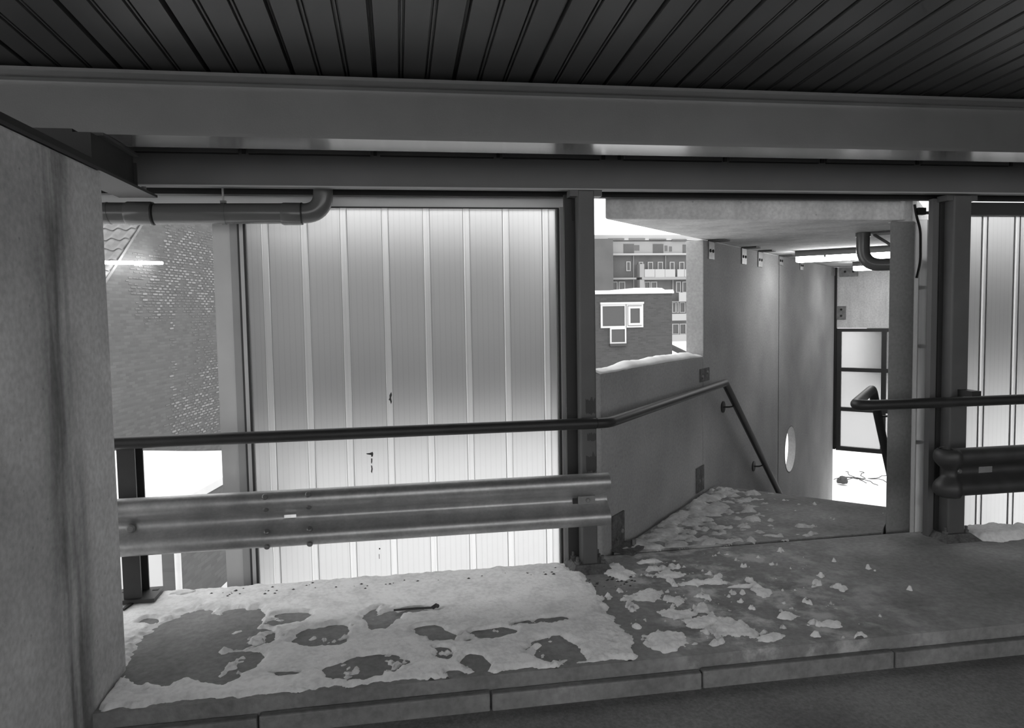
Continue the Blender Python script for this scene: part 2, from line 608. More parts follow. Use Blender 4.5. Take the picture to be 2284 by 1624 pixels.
# --- snow ground outside
def hills(x, y):
    return .10 * noise.noise(Vector((x * .35, y * .35, 3))) + .04 * noise.noise(Vector((x * 1.3, y * 1.3, 9)))
gv, gf = [], []
xs = [-60, -30, -15] + [-10 + .6 * i for i in range(60)] + [30, 45, 70, 120]
ys = [4.9] + [5.2 + .6 * i for i in range(40)] + [32, 40, 55, 75, 100, 140]
for y in ys:
    for x in xs:
        gv.append((x, y, -2.85 + (hills(x, y) if -10 < x < 26 and 6 < y < 30 else 0)))
nx = len(xs)
for j in range(len(ys) - 1):
    for i in range(nx - 1):
        gf.append((j * nx + i, j * nx + i + 1, (j + 1) * nx + i + 1, (j + 1) * nx + i))
tag(obj('ground_snow', (gv, gf), 'snow', smooth=True), 'snow covered ground outside, below the parking deck', 'ground', kind='structure')
tag(obj('ground_rear', box(-80, 80, -60, -4.75, -3.0, -2.85), 'snow'), 'snow covered ground behind the parking deck', 'ground', kind='structure')
tag(obj('wall_deck_front', box(-7, 11, 4.0, 4.40, -2.85, -.30), 'concrete'), 'concrete wall below the walkway slab', 'wall', kind='structure')

# ================================================================== STEEL
def i_profile(w, h, tw_, tf):
    a, b = w / 2, tw_ / 2
    r = .012
    return [(-a, 0), (a, 0), (a, tf), (b + r, tf), (b, tf + r), (b, h - tf - r), (b + r, h - tf), (a, h - tf), (a, h),
            (-a, h), (-a, h - tf), (-b - r, h - tf), (-b, h - tf - r), (-b, tf + r), (-b - r, tf), (-a, tf)]
nb = thing('steel_beam', 'deep grey painted steel beam right under the metal deck ceiling', 'beam', (1, 3.72, 2.485))
pr = [(y + 3.725, z + 2.485) for y, z in i_profile(.25, .295, .012, .016)]
obj('beam_section', extr_x(pr, -7, 11), 'beam_paint', nb)

fb = thing('channel_beam', 'dark steel channel beam carried by the posts above the openings', 'beam', (1, 4.3, 2.372))
obj('channel', extr_x([(4.30, 2.372), (4.37, 2.372), (4.37, 2.386), (4.312, 2.386), (4.312, 2.73), (4.37, 2.73), (4.37, 2.742), (4.30, 2.742)], -7, 11), 'beam_far_paint', fb)
obj('bottom_edge_lit', box(-7, 11, 4.292, 4.30, 2.370, 2.378), 'frame_mid', fb)  # lighter strip: the lit lower flange edge painted in
xs_ = [-1.53, -.83, -.10, .62, 1.27, 1.37, 2.06, 2.72, 3.40, 4.10]
for a, b in zip(xs_[:-1], xs_[1:]):
    if b - a > .3:
        obj('cover_strip', box(a + .028, b - .028, 4.280, 4.30, 2.556, 2.592), 'beam_far_paint', fb)
        obj('strip_shade', box(a + .028, b - .028, 4.285, 4.30, 2.549, 2.556), 'black_steel', fb)  # black strip painting in the shadow gap below the cover strip
for a in xs_[1:]:
    obj('strip_bracket', join(box(a - .026, a + .026, 4.283, 4.30, 2.588, 2.60), box(a - .010, a + .010, 4.290, 4.30, 2.553, 2.59)), 'post_dark', fb)
obj('top_strip', box(-1.55, 11, 4.280, 4.30, 2.602, 2.640), 'beam_far_paint', fb)
for k in range(16):
    x = -1.18 + .375 * k
    obj('hanger_clip', join(box(x, x + .006, 4.2, 4.206, 2.60, 2.70), box(x - .04, x + .006, 4.2, 4.206, 2.60, 2.606)), 'frame_mid', fb)

sb = thing('side_beam', 'dark steel beam lying across the top of the concrete wall end', 'beam', (-1.394, 3.0, 2.30))
ip = [(x - 1.394, z + 2.302) for x, z in i_profile(.2, .18, .01, .013)]
obj('bottom_flange', box(-1.494, -1.294, .9, 4.285, 2.302, 2.316), 'post_dark', sb)
obj('web', box(-1.400, -1.325, 3.50, 4.02, 2.316, 2.47), 'black_steel', sb)
obj('top_flange', box(-1.494, -1.294, 3.56, 4.02, 2.47, 2.483), 'post_dark', sb)
obj('bearing_plate', box(-1.494, -1.310, .9, 3.56, 2.316, 2.350), 'black_steel', sb)
obj('filler_block', box(-3.2, -1.40, 3.50, 4.02, 2.316, 2.484), 'black_steel', sb)
obj('end_plate', box(-1.40, -1.31, 4.02, 4.03, 2.316, 2.44), 'black_steel', sb)
obj('bolt', cyl((-1.33, 4.18, 2.316), (-1.33, 4.18, 2.345), .014, 6), 'bolt_steel', sb)

def bolt(p, d, r, parent, m='bolt_steel', name='bolt'):
    o = obj(name, dome(p, d, r, r * .7), m, parent, smooth='auto')
    return o

def post(x0, x1, y0, y1, label, with_patches):
    t = thing('steel_post', label, 'post', ((x0 + x1) / 2, (y0 + y1) / 2, 0))
    cx, cy = (x0 + x1) / 2, (y0 + y1) / 2
    s = obj('shaft', box(x0, x1, y0, y1, .03, 2.372), 'post_paint', t)
    bev(s, .01, 3)
    # grouted base with sloping sides
    a, b = .115, .125
    v = [(cx - a - .02, cy - b, 0), (cx + a + .03, cy - b, 0), (cx + a + .03, cy + b, 0), (cx - a - .02, cy + b, 0),
         (cx - a + .015, cy - b + .05, .045), (cx + a - .02, cy - b + .05, .045), (cx + a - .02, cy + b - .03, .045), (cx - a + .015, cy + b - .03, .045)]
    obj('base', (v, [(0, 1, 2, 3), (4, 5, 6, 7), (0, 1, 5, 4), (1, 2, 6, 5), (2, 3, 7, 6), (3, 0, 4, 7)]), 'rust_plate', t)
    for dx in (-.082, .080):
        for dy in (-.045, .07):
            n = obj('anchor_bolt', join(cyl((cx + dx, cy + dy, .04), (cx + dx, cy + dy, .062), .02, 6), cyl((cx + dx, cy + dy, .06), (cx + dx, cy + dy, .09), .010, 10)), 'rust_plate', t)
    obj('head_plate', box(x0 - .05, x1 + .05, y0 + .01, y1, 2.335, 2.372), 'post_paint', t)
    return t

pc = post(1.112, 1.212, 4.30, 4.40, 'grey square steel post at the foot of the stair parapet, with worn paint', True)
# scuffed dark patches where tape or paint has come away
def patch(parent, x0, x1, y, z0, z1, seed):
    rnd = random.Random(seed)
    n = 9
    up = [(x0 + (x1 - x0) * i / n, z1 - rnd.uniform(0, .30) * (z1 - z0)) for i in range(n + 1)]
    lo = [(x0 + (x1 - x0) * i / n, z0 + rnd.uniform(0, .22) * (z1 - z0)) for i in range(n + 1)]
    v = [(x, y - .0015, z) for x, z in up] + [(x, y - .0015, z) for x, z in lo] + [(x, y, z) for x, z in up] + [(x, y, z) for x, z in lo]
    m = n + 1
    f = [(i, i + 1, m + i + 1, m + i) for i in range(n)] + [(2 * m + i, 2 * m + i + 1, 3 * m + i + 1, 3 * m + i) for i in range(n)]
    f += [(i, i + 1, 2 * m + i + 1, 2 * m + i) for i in range(n)] + [(m + i, m + i + 1, 3 * m + i + 1, 3 * m + i) for i in range(n)]
    f += [(0, m, 3 * m, 2 * m), (m - 1, 2 * m - 1, 4 * m - 1, 3 * m - 1)]
    return obj('worn_patch', (v, f), 'dark_stain', parent)
patch(pc, 1.142, 1.205, 4.30, .98, 1.10, 3)
patch(pc, 1.142, 1.208, 4.30, .62, .76, 5)
patch(pc, 1.150, 1.206, 4.30, .82, .88, 8)
obj('guardrail_bracket', box(1.09, 1.19, 4.102, 4.30, .455, .545), 'galvanised', pc)
ch = thing('dark_channel', 'dark vertical steel channel between the translucent screen and the square post', 'post', (1.115, 4.47, 0))
obj('channel', extr_y([(1.050, 0), (1.140, 0), (1.140, 2.36), (1.050, 2.36)], 4.42, 4.452), 'post_dark', ch)
obj('hinge_box', box(1.098, 1.136, 4.40, 4.42, 2.20, 2.34), 'black_steel', ch)

pr_ = post(3.735, 3.87, 4.36, 4.46, 'grey square steel post next to the drainpipe, snow heaped at its foot', False)
obj('rail_saddle', box(3.79, 3.86, 4.235, 4.36, .955, 1.05), 'rail_paint', pr_)
cr = thing('dark_channel', 'dark steel column between the vertical drainpipe and the square post', 'post', (3.7, 4.5, 0))
obj('channel', join(box(3.655, 3.735, 4.455, 4.50, -.3, 2.36), box(3.735, 3.79, 4.47, 4.50, -.3, 2.36)), 'beam_far_paint', cr)
obj('cover_lip', box(3.70, 3.735, 4.445, 4.455, .05, 2.36), 'black_steel', cr)

# left rail post, I section
lp = thing('rail_post', 'short dark steel post holding the rails beside the concrete wall', 'post', (-1.51, 4.36, 0))
obj('front_flange', box(-1.575, -1.480, 4.285, 4.297, .045, .93), 'rail_paint', lp)
obj('rear_flange', box(-1.575, -1.480, 4.413, 4.425, .045, .93), 'rail_paint', lp)
obj('web', box(-1.533, -1.522, 4.297, 4.413, .045, .93), 'rail_paint', lp)
obj('top_plate', box(-1.60, -1.46, 4.27, 4.44, .93, .945), 'rail_paint', lp)
b_ = obj('base_plate', box(-1.64, -1.405, 4.26, 4.45, .024, .045), 'rail_paint', lp)
for x, y in ((-1.61, 4.40), (-1.44, 4.40)):
    obj('bolt_hole', box(x - .016, x + .016, y - .012, y + .012, .045, .0475), 'rubber', lp)
obj('packing', box(-1.58, -1.46, 4.29, 4.42, 0, .024), 'rail_paint', lp)
obj('gusset', prism([(-1.55, 4.18), (-1.535, 4.18), (-1.515, 4.29), (-1.54, 4.29)], 0, .03), 'rail_paint', lp)
obj('guardrail_spacer', box(-1.57, -1.49, 4.102, 4.285, .44, .57), 'galvanised', lp)

# ------------------------------------------------------------------ guardrails (W beam)
WP = [(.030, .158), (.052, .152), (.074, .138), (.084, .118), (.086, .098), (.080, .078), (.060, .058), (.022, .034), (.006, .022), (0, .010)]
WP = WP + [(d, -z) for d, z in reversed(WP)]
def w_beam(x0, x1, yb, zc, off=0.0, hole=None, end_wave=False, th=.004):
    st_ = [x0] + ([hole[0], hole[0] + .006, hole[1] - .006, hole[1]] if hole else []) + [x1]
    n = len(WP)
    v, f = [], []
    for lay in (0, th):
        for x in st_:
            for d, z in WP:
                v.append((x, yb - d - off + lay, zc + z))
    def idx(l, i, j):
        return l * len(st_) * n + i * n + j
    valley = {n // 2 - 1}           # the flat strip in the middle
    for l in (0, 1):
        for i in range(len(st_) - 1):
            for j in range(n - 1):
                if hole and 1 <= i <= 3 and j in valley:
                    continue
                f.append((idx(l, i, j), idx(l, i + 1, j), idx(l, i + 1, j + 1), idx(l, i, j + 1)))
    for i in range(len(st_) - 1):
        for j in (0, n - 1):
            f.append((idx(0, i, j), idx(0, i + 1, j), idx(1, i + 1, j), idx(1, i, j)))
    for i in (0, len(st_) - 1):
        for j in range(n - 1):
            f.append((idx(0, i, j), idx(0, i, j + 1), idx(1, i, j + 1), idx(1, i, j)))
    if hole:    # rounded ends of the slot
        pass
    return v, f
gr = thing('guardrail', 'galvanised corrugated steel guardrail bolted in front of the translucent screen', 'guardrail', (0, 4.05, .36))
GY, GZ = 4.095, .518
slot = (-.652, -.586)
obj('rail_section', w_beam(-3.2, -.455, GY, GZ, 0, slot), 'galvanised', gr, smooth='auto')
obj('rail_section', w_beam(-.775, 1.212, GY, GZ, .0045, slot), 'galvanised', gr, smooth='auto')
for x in (-.735, -.508):
    for dz, d, dep in ((.137, (0, -.85, .5), .078), (.066, (0, -.7, -.7), .07), (-.060, (0, -.7, .7), .066), (-.140, (0, -.8, -.5), .078)):
        bolt((x, GY - dep - .002, GZ + dz), d, .017, gr)
bolt((-1.447, GY - .010, GZ - .012), (0, -1, 0), .026, gr)
obj('washer_plate', box(1.03, 1.135, GY - .018, GY - .006, GZ - .034, GZ + .018), 'zinc_plate', gr)
obj('slot_cover', box(1.0, 1.03, GY - .014, GY - .006, GZ - .036, GZ + .008), 'rubber', gr)
bolt((1.09, GY - .018, GZ - .006), (0, -1, 0), .014, gr, 'zinc_plate')

g2 = thing('guardrail', 'end of the next guardrail, its backlit shade coloured in, in front of the right post', 'guardrail', (4.2, 4.05, .38))
obj('rail_section', w_beam(3.52, 6.5, 4.125, .545), 'galvanised_shaded', g2, smooth='auto')
# rolled end piece
ev, ef = [], []
m_ = 10
for k in range(m_ + 1):
    t = math.pi * k / m_
    for d, z in WP:
        rr = .05 + d * .55
        ev.append((3.535 - math.sin(t) * rr * 1.15, 4.125 - .02 - math.cos(t) * rr + .0, .545 + z))
n = len(WP)
for k in range(m_):
    for j in range(n - 1):
        ef.append((k * n + j, (k + 1) * n + j, (k + 1) * n + j + 1, k * n + j + 1))
oe = obj('end_piece', (ev, ef), 'galvanised_shaded', g2, smooth='auto')
md = oe.modifiers.new('solid', 'SOLIDIFY')
md.thickness = .004
obj('spacer', box(3.75, 3.85, 4.12, 4.36, .50, .60), 'galvanised', g2)
bolt((3.60, 4.115, .545), (0, -1, 0), .018, g2)

# ------------------------------------------------------------------ handrails
HZ = .950
hr = thing('handrail', 'long dark tubular handrail running past the screen and down the stair wall', 'handrail', (1.2, 4.2, .91))
obj('tube', tube([(-3.2, 4.2, HZ + .006), (1.178, 4.2, HZ)], .034), 'rail_paint', hr, smooth='auto')
b0, b1 = Vector((1.184, 4.2, HZ)), W(1.95, .085, HZ - .008)
obj('tube', tube(rounded([b0, (1.262, 4.205, HZ), b1, W(1.95, .085, HZ) + DV * 2.9 + Vector((0, 0, -2.12))], [.05, .0], 6), .032), 'rail_paint', hr, smooth='auto')
obj('joint_ring', cyl((1.176, 4.2, HZ), (1.186, 4.2, HZ), .030, 18), 'rubber', hr)
for s_, z_ in ((2.145, .690), (3.205, -.085)):
    ro = obj('wall_rosette', cyl(W(s_, 0, z_), W(s_, .012, z_), .055, 24), 'rail_paint', hr)
    top = W(s_ + .16, .085, 0)
    zr = HZ - .008 - (s_ + .16 - 1.95) / 2.9 * 2.12
    obj('wall_bracket', tube(rounded([W(s_, .01, z_), W(s_ + .02, .06, z_), W(s_ + .145, .085, z_), W(s_ + .16, .085, zr - .01)], [.02, .03], 5), .008, 8), 'rail_paint', hr, smooth='auto')
obj('post_saddle', box(1.135, 1.185, 4.225, 4.30, .925, .965), 'rail_paint', hr)

h2 = thing('handrail', 'dark tubular handrail bent back towards the stair beside the drainpipe', 'handrail', (3.4, 4.2, .95))
c0 = W(.0, 1.36, 0)
k1 = Vector((2.905, 4.215, .988))
k2 = Vector((3.70, 5.13, .975))
obj('tube', tube(rounded([(6.5, 4.2, .985), k1, k2, k2 + DV * 2.4 + Vector((0, 0, -1.75))], [.16, .09], 8), .034), 'rail_paint', h2, smooth='auto')
obj('wall_bracket', tube([k2 + DV * .35 + Vector((0, 0, -.27)), k2 + DV * .35 + EV * .14 + Vector((0, 0, -.25))], .008, 8), 'rail_paint', h2)

# ================================================================== TRANSLUCENT SCREENS
sc_ = thing('translucent_screen', 'tall frosted corrugated plastic screen behind the guardrail', 'screen', (.1, 4.7, -.6))
SY = 4.665
joints = [-.795, -.558, -.318, -.060, .200, .457, .715, .978]
edges = [-.905] + joints + [1.052]
for a, b in zip(edges[:-1], edges[1:]):
    obj('sheet', box(a + (.021 if a in joints else .001), b - (.021 if b in joints else .001), SY, SY + .012, -1.3, 2.308), 'frosted', sc_)
def rib_shape(a, z1):
    return prism([(a - .020, SY + .012), (a - .020, SY - .010), (a - .015, SY - .014), (a + .015, SY - .014), (a + .020, SY - .010), (a + .020, SY + .012)], -1.3, z1)
for a in joints:
    obj('rib', rib_shape(a, 2.306), 'frosted_rib', sc_)
    for d_ in (-.0215, .0215):
        obj('rib_seam', box(a + d_ - .0012, a + d_ + .0012, SY - .006, SY + .006, -1.3, 2.306), 'frame_mid', sc_)
obj('jamb_panel', box(-1.112, -1.003, 4.70, 4.86, -1.3, 2.312), 'frame_light', sc_)
obj('jamb_return', box(-1.003, -.957, 4.665, 4.84, -1.3, 2.312), 'frame_mid', sc_)
obj('gasket', box(-.957, -.944, 4.655, 4.70, -1.3, 2.312), 'frame_dark', sc_)
obj('edge_strip', box(-.944, -.922, 4.65, 4.70, -1.3, 2.312), 'frame_light', sc_)
obj('gasket', box(-.922, -.908, 4.655, 4.70, -1.3, 2.312), 'frame_dark', sc_)
obj('gasket', box(-.922, 1.075, 4.648, 4.66, 2.303, 2.312), 'frame_dark', sc_)
obj('gasket', box(1.052, 1.068, 4.640, 4.70, -1.3, 2.303), 'frame_dark', sc_)
obj('jamb_panel', box(1.068, 1.118, 4.62, 4.78, -1.3, 2.312), 'frame_mid', sc_)

def mark(parent, pts, y, m='dark_stain', name='paint_mark'):
    n = len(pts)
    v = [(x, y, z) for x, z in pts] + [(x, y + .0015, z) for x, z in pts]
    f = [tuple(range(n)), tuple(range(n, 2 * n))] + [(i, (i + 1) % n, n + (i + 1) % n, n + i) for i in range(n)]
    return obj(name, (v, f), m, parent)
YM = SY - .0015
def mk(x, z, poly):
    mark(sc_, [(x + a, z + b) for a, b in poly], YM)
mk(-.20, .735, [(-.020, .006), (.004, .008), (.022, .014), (.026, .002), (.022, -.016), (.012, -.018), (.012, -.006), (.0, -.003), (-.014, .0)])
mk(-.185, .690, [(-.004, .018), (.004, .016), (.003, -.004), (-.001, -.020), (-.005, -.010)])
mk(-.187, .640, [(-.004, .022), (.003, .020), (.006, -.002), (.001, -.030), (-.005, -.02), (-.002, 0)])
mk(-.185, .845, [(-.008, .006), (.0, .010), (.007, .004), (.003, -.006), (-.004, -.008)])
mk(-.205, .872, [(-.004, .004), (.003, .006), (.004, -.003), (-.003, -.005)])
mk(-.152, .11, [(-.004, .005), (.003, .006), (.006, 0), (.001, -.005), (-.004, -.003)])
mk(-.156, .060, [(-.0015, .016), (.002, .014), (.0025, -.016), (-.001, -.016)])
YM = SY - .016
mk(-.055, 1.085, [(-.006, .03), (.006, .05), (.010, .03), (.004, .012), (.008, -.014), (.002, -.03), (-.004, -.006), (-.012, 0), (-.006, .012)])

s2 = thing('translucent_screen', 'narrow frosted plastic strip between the stair wall end and the drainpipe', 'screen', (3.8, 4.9, -.4))
obj('sheet', box(3.735, 3.86, 4.95, 4.962, -1.3, 2.28), 'frosted', s2)
obj('sheet', box(3.862, 4.02, 4.95, 4.962, -1.3, 2.28), 'frosted', s2)
for z in (-.2, .55, 1.3, 1.75):
    obj('cross_rail', box(3.735, 4.02, 4.965, 4.985, z, z + .03), 'frame_light', s2)
s3 = thing('translucent_screen', 'frosted plastic screen beyond the post with the snow heap', 'screen', (4.6, 4.7, -.4))
for a, b in ((3.87, 4.25), (4.25, 4.52), (4.52, 4.79), (4.79, 5.06), (5.06, 5.33), (5.33, 5.60), (5.60, 5.87), (5.87, 6.14)):
    obj('sheet', box(a + .021, b - .021, SY, SY + .012, -1.3, 2.27), 'frosted', s3)
for a in (3.87, 4.25, 4.52, 4.79, 5.06, 5.33, 5.60, 5.87, 6.14):
    obj('rib', rib_shape(a, 2.27), 'frosted_rib', s3)
    for d_ in (-.0215, .0215):
        obj('rib_seam', box(a + d_ - .0012, a + d_ + .0012, SY - .006, SY + .006, -1.3, 2.27), 'frame_mid', s3)
obj('head_rail', box(3.87, 6.2, 4.60, 4.70, 2.27, 2.36), 'frame_dark', s3)

# ================================================================== PIPES
dp = thing('drainpipe', 'grey plastic drainpipe hung below the channel beam, elbow turning up', 'pipe', (-1, 4.45, 2.17))
PZ, PY, PR = 2.238, 4.45, .060
obj('pipe', cyl((-1.36, PY, PZ - .003), (-.56, PY, PZ + .003), PR, 32), 'pvc_grey', dp, smooth='auto')
obj('elbow', tube(rounded([(-.60, PY, PZ + .003), (-.415, PY, PZ + .003), (-.415, PY, 2.50)], .125, 12), PR * .98, 32), 'pvc_grey', dp, smooth='auto')
def socket(x0, x1, r0, r1, parent):
    v, f = [], []
    ring = [(x0, r0), (x0 + .015, r1), (x1 - .006, r1), (x1, r1 * .97), (x1, r0 * .99)]
    n = 32
    for x, r in ring:
        v += [(x, PY + r * math.cos(2 * math.pi * i / n), PZ + r * math.sin(2 * math.pi * i / n)) for i in range(n)]
    for k in range(len(ring) - 1):
        f += [(k * n + i, k * n + (i + 1) % n, (k + 1) * n + (i + 1) % n, (k + 1) * n + i) for i in range(n)]
    return obj('socket', (v, f), 'pvc_grey', parent, smooth='auto')
socket(-.66, -.545, .0605, .066, dp)
obj('seal', cyl((-.546, PY, PZ + .002), (-.538, PY, PZ + .002), .0655, 32), 'rubber', dp)
socket(-1.52, -1.375, .0605, .067, dp)
obj('seal', cyl((-1.377, PY, PZ - .002), (-1.369, PY, PZ - .002), .0665, 32), 'rubber', dp)
obj('bend', tube(rounded([(-1.50, PY, PZ), (-1.66, PY, PZ), (-1.85, PY + .02, PZ - .02), (-2.3, PY + .25, PZ - .03)], [.06, .08], 8), PR * 1.02, 32), 'pvc_grey', dp, smooth='auto')
obj('bend_seam', tube([(-1.605, PY, PZ), (-1.613, PY, PZ - .001)], PR * 1.06, 32), 'pvc_grey', dp, smooth='auto')
obj('hanger_rod', cyl((-.985, PY, PZ + .06), (-.985, PY, 2.45), .006, 8), 'frame_mid', dp)
obj('clamp', join(cyl((-.995, PY, PZ), (-.972, PY, PZ), .0635, 32), box(-1.0, -.968, PY - .012, PY + .012, PZ + .06, PZ + .075)), 'pvc_grey', dp)

d2 = thing('drainpipe', 'grey drainpipe from the stair roof slab through the wall and down the other side', 'pipe', tuple(W(2.04, 1.71, -2.8)))
r2 = .052
obj('elbow', tube(rounded([W(2.04, 1.21, 2.239), W(2.04, 1.21, 1.965), W(2.04, 1.49, 1.965)], .15, 10), r2, 24), 'pvc_grey', d2, smooth='auto')
obj('collar', cyl(W(2.04, 1.21, 2.205), W(2.04, 1.21, 2.238), .058, 24), 'pvc_grey', d2)
obj('seal', cyl(W(2.04, 1.438, 1.965), W(2.04, 1.446, 1.965), .057, 24), 'rubber', d2)
obj('pipe', tube(rounded([W(2.04, 1.655, 1.965), W(2.04, 1.72, 1.965), W(2.04, 1.72, -2.8)], .06, 10), r2 * .9, 24), 'pvc_grey', d2, smooth='auto')
obj('seal', cyl(W(2.04, 1.72, 1.70), W(2.04, 1.72, 1.715), .052, 24), 'rubber', d2)
for z in (1.28, .02):
    obj('pipe_clip', join(cyl(W(2.04, 1.72, z), W(2.04, 1.72, z + .02), .054, 20), cyl(W(2.04, 1.64, z + .01), W(2.04, 1.70, z + .01), .006, 8)), 'frame_dark', d2)
tag(obj('cable', tube(rounded([(3.72, 4.72, 2.36), (3.735, 4.72, 2.28), (3.78, 4.73, 2.18), (3.785, 4.73, 1.95), (3.755, 4.73, 1.83)], .05, 5), .009, 8), 'rubber', smooth='auto'), 'thin black cable hanging beside the end of the stair wall', 'cable')
jb = thing('junction_box', 'small dark junction box with cables under the beam beside the stair wall', 'box', (3.77, 4.72, 2.30))
obj('box_body', box(3.74, 3.80, 4.70, 4.74, 2.285, 2.335), 'black_steel', jb)
obj('conduit', cyl((3.80, 4.72, 2.30), (3.98, 4.72, 2.305), .012, 10), 'rubber', jb)

# ================================================================== BRACKETS ON THE STAIR WALL
def top_bracket(s, w, h, lab):
    t = thing('angle_bracket', lab, 'bracket', tuple(W(s, .005, 2.23)), STAIR_RZ, 'brackets along the top of the stair wall')
    obj('wall_plate', sbox(s - w / 2, s + w / 2, .0, .010, 2.236 - h, 2.236), 'zinc_plate', t)
    obj('ceiling_plate', sbox(s - w / 2, s + w / 2, .0, .15, 2.226, 2.238), 'rust_plate', t)
    for k in (-.25, .25):
        bolt(W(s + w * k, .010, 2.236 - h * .55), EV, .016, t, 'rubber', 'bolt')
for s, w, h, lab in ((1.80, .15, .165, 'galvanised angle bracket under the slab next to the pale wall edge'),
                     (2.82, .16, .165, 'galvanised angle bracket of the close pair under the slab, towards the pale wall edge'),
                     (3.43, .17, .17, 'galvanised angle bracket of the close pair under the slab, towards the lamps'),
                     (4.34, .18, .11, 'short galvanised bracket under the slab at the thin wall seam'),
                     (5.45, .18, .13, 'galvanised bracket on the stair wall just past the end of the lamp')):
    top_bracket(s, w, h, lab)
def flat_plate(name, label, vf, bolts, m='rust_plate', d=EV):
    t = thing(name, label, 'bracket', tuple(vf[0][0]))
    obj('plate', vf, m, t)
    for b in bolts:
        bolt(b, d, .016, t, 'bolt_steel')
    return t
flat_plate('joint_plate', 'dark steel plate bridging the top of the parapet joint', sbox(1.50, 1.74, 0, .010, .985, 1.10), [W(1.55, .01, 1.03), W(1.68, .01, 1.06)])
flat_plate('joint_plate', 'dark steel plate at the foot of the parapet joint, beside the snow', sbox(1.40, 1.595, 0, .010, .02, .24), [W(1.47, .01, .12), W(1.54, .01, .12)])
ap = thing('angle_bracket', 'big rusty angle bracket bolted to the near foot of the parapet', 'bracket', tuple(W(-.2, .05, 0)), STAIR_RZ)
obj('wall_plate', sbox(-.26, -.075, 0, .012, .012, .235), 'rust_plate', ap)
obj('foot_plate', sbox(-.28, -.06, .012, .17, .0, .014), 'rust_plate', ap)
bolt(W(-.115, .012, .10), EV, .016, ap, 'zinc_plate')
bolt(W(-.19, .012, .07), EV, .018, ap, 'rust_plate')
obj('nut', cyl(W(-.10, .09, .014), W(-.10, .09, .05), .018, 6), 'bolt_steel', ap)
cp = thing('corner_plate', 'galvanised corner bracket in the corner above the stair window, under the slab', 'bracket', tuple(W(7.87, .1, 2.2)), STAIR_RZ)
obj('plate', sbox(7.872, 7.89, .07, .34, 2.08, 2.225), 'zinc_plate', cp)
obj('side_plate', sbox(7.60, 7.84, .0, .012, 2.10, 2.225), 'zinc_plate', cp)
bolt(W(7.872, .15, 2.16), -DV, .018, cp, 'rubber')
bolt(W(7.872, .27, 2.16), -DV, .018, cp, 'rubber')
cp2 = thing('corner_plate', 'galvanised square plate across the corner joint above the stair window', 'bracket', tuple(W(7.87, .1, 1.45)), STAIR_RZ)
obj('plate', sbox(7.872, 7.89, -.0, .17, 1.405, 1.615), 'zinc_plate', cp2)
bolt(W(7.872, .10, 1.56), -DV, .018, cp2, 'rubber')
bolt(W(7.872, .10, 1.46), -DV, .018, cp2, 'rubber')
sb2 = thing('angle_bracket', 'folded steel bracket under the slab behind the drainpipe elbow', 'bracket', tuple(W(2.2, 1.4, 2.1)), STAIR_RZ)
obj('ceiling_plate', sbox(2.0, 2.25, 1.27, 1.5, 2.226, 2.238), 'rust_plate', sb2)
obj('wall_plate', sbox(2.0, 2.25, 1.485, 1.5, 2.05, 2.226), 'rust_plate', sb2)
obj('stay', tube([W(2.12, 1.28, 2.225), W(2.12, 1.49, 2.07)], .012, 8), 'zinc_plate', sb2)

# ================================================================== LAMPS
def tube_lamp(name, label, s, e0, e1, strength):
    t = thing(name, label, 'lamp', tuple(W(s, (e0 + e1) / 2, 2.24)), STAIR_RZ)
    pr = [(s - .07, 2.239), (s + .07, 2.239), (s + .085, 2.175), (s - .085, 2.175)]
    v = [tuple(W(a, e, z)) for e in (e0, e1) for a, z in pr]
    f = [(0, 1, 2, 3), (4, 5, 6, 7), (0, 1, 5, 4), (1, 2, 6, 5), (2, 3, 7, 6), (3, 0, 4, 7)]
    obj('housing', (v, f), 'lamp_body', t)
    pr = [(s - .083, 2.176), (s + .083, 2.176), (s + .06, 2.115), (s - .06, 2.115)]
    v = [tuple(W(a, e, z)) for e in (e0 + .005, e1 - .005) for a, z in pr]
    bev(obj('diffuser', (v, f), 'tube_light', t), .012)
    for k in (.3, .7):
        e = e0 + (e1 - e0) * k
        obj('clip', sbox(s - .09, s - .078, e - .01, e + .01, 2.155, 2.19), 'lamp_body', t)
    return t
tube_lamp('fluorescent_lamp', 'lit fluorescent lamp on the stair ceiling in front of the drainpipe elbow', 3.8, .30, 1.33, 6)
tube_lamp('fluorescent_lamp', 'lit fluorescent lamp at the far end of the stair ceiling, above the window wall', 6.6, .46, 1.46, 6)

# ================================================================== SNOW ON THE WALKWAY
def fbm(x, y, sc, o=4, seed=0.0):
    a, s, t = 1.0, 0.0, 0.0
    for k in range(o):
        s += a * noise.noise(Vector((x * sc, y * sc, seed + 3.7 * k)))
        t += a
        a *= .55
        sc *= 2.1
    return s / t
BARE = [(-1.12,3.72,0.22,0.38), (-0.87,3.96,0.12,0.15), (-0.84,3.45,0.16,0.14), (-0.78,3.72,0.12,0.11), (-0.63,3.93,0.11,0.08), (-0.42,3.68,0.14,0.12), (-0.13,3.85,0.09,0.13), (0.04,3.88,0.13,0.03), (-0.19,3.31,0.18,0.10), (0.14,3.60,0.10,0.08), (0.40,3.54,0.17,0.06), (0.32,3.27,0.06,0.08), (0.17,3.38,0.05,0.06), (0.23,3.16,0.05,0.04), (-0.54,3.33,0.05,0.04), (0.72,3.31,0.12,0.13), (0.78,3.63,0.08,0.04), (-1.37,4.03,0.06,0.05), (0.62,3.61,0.07,0.03)]
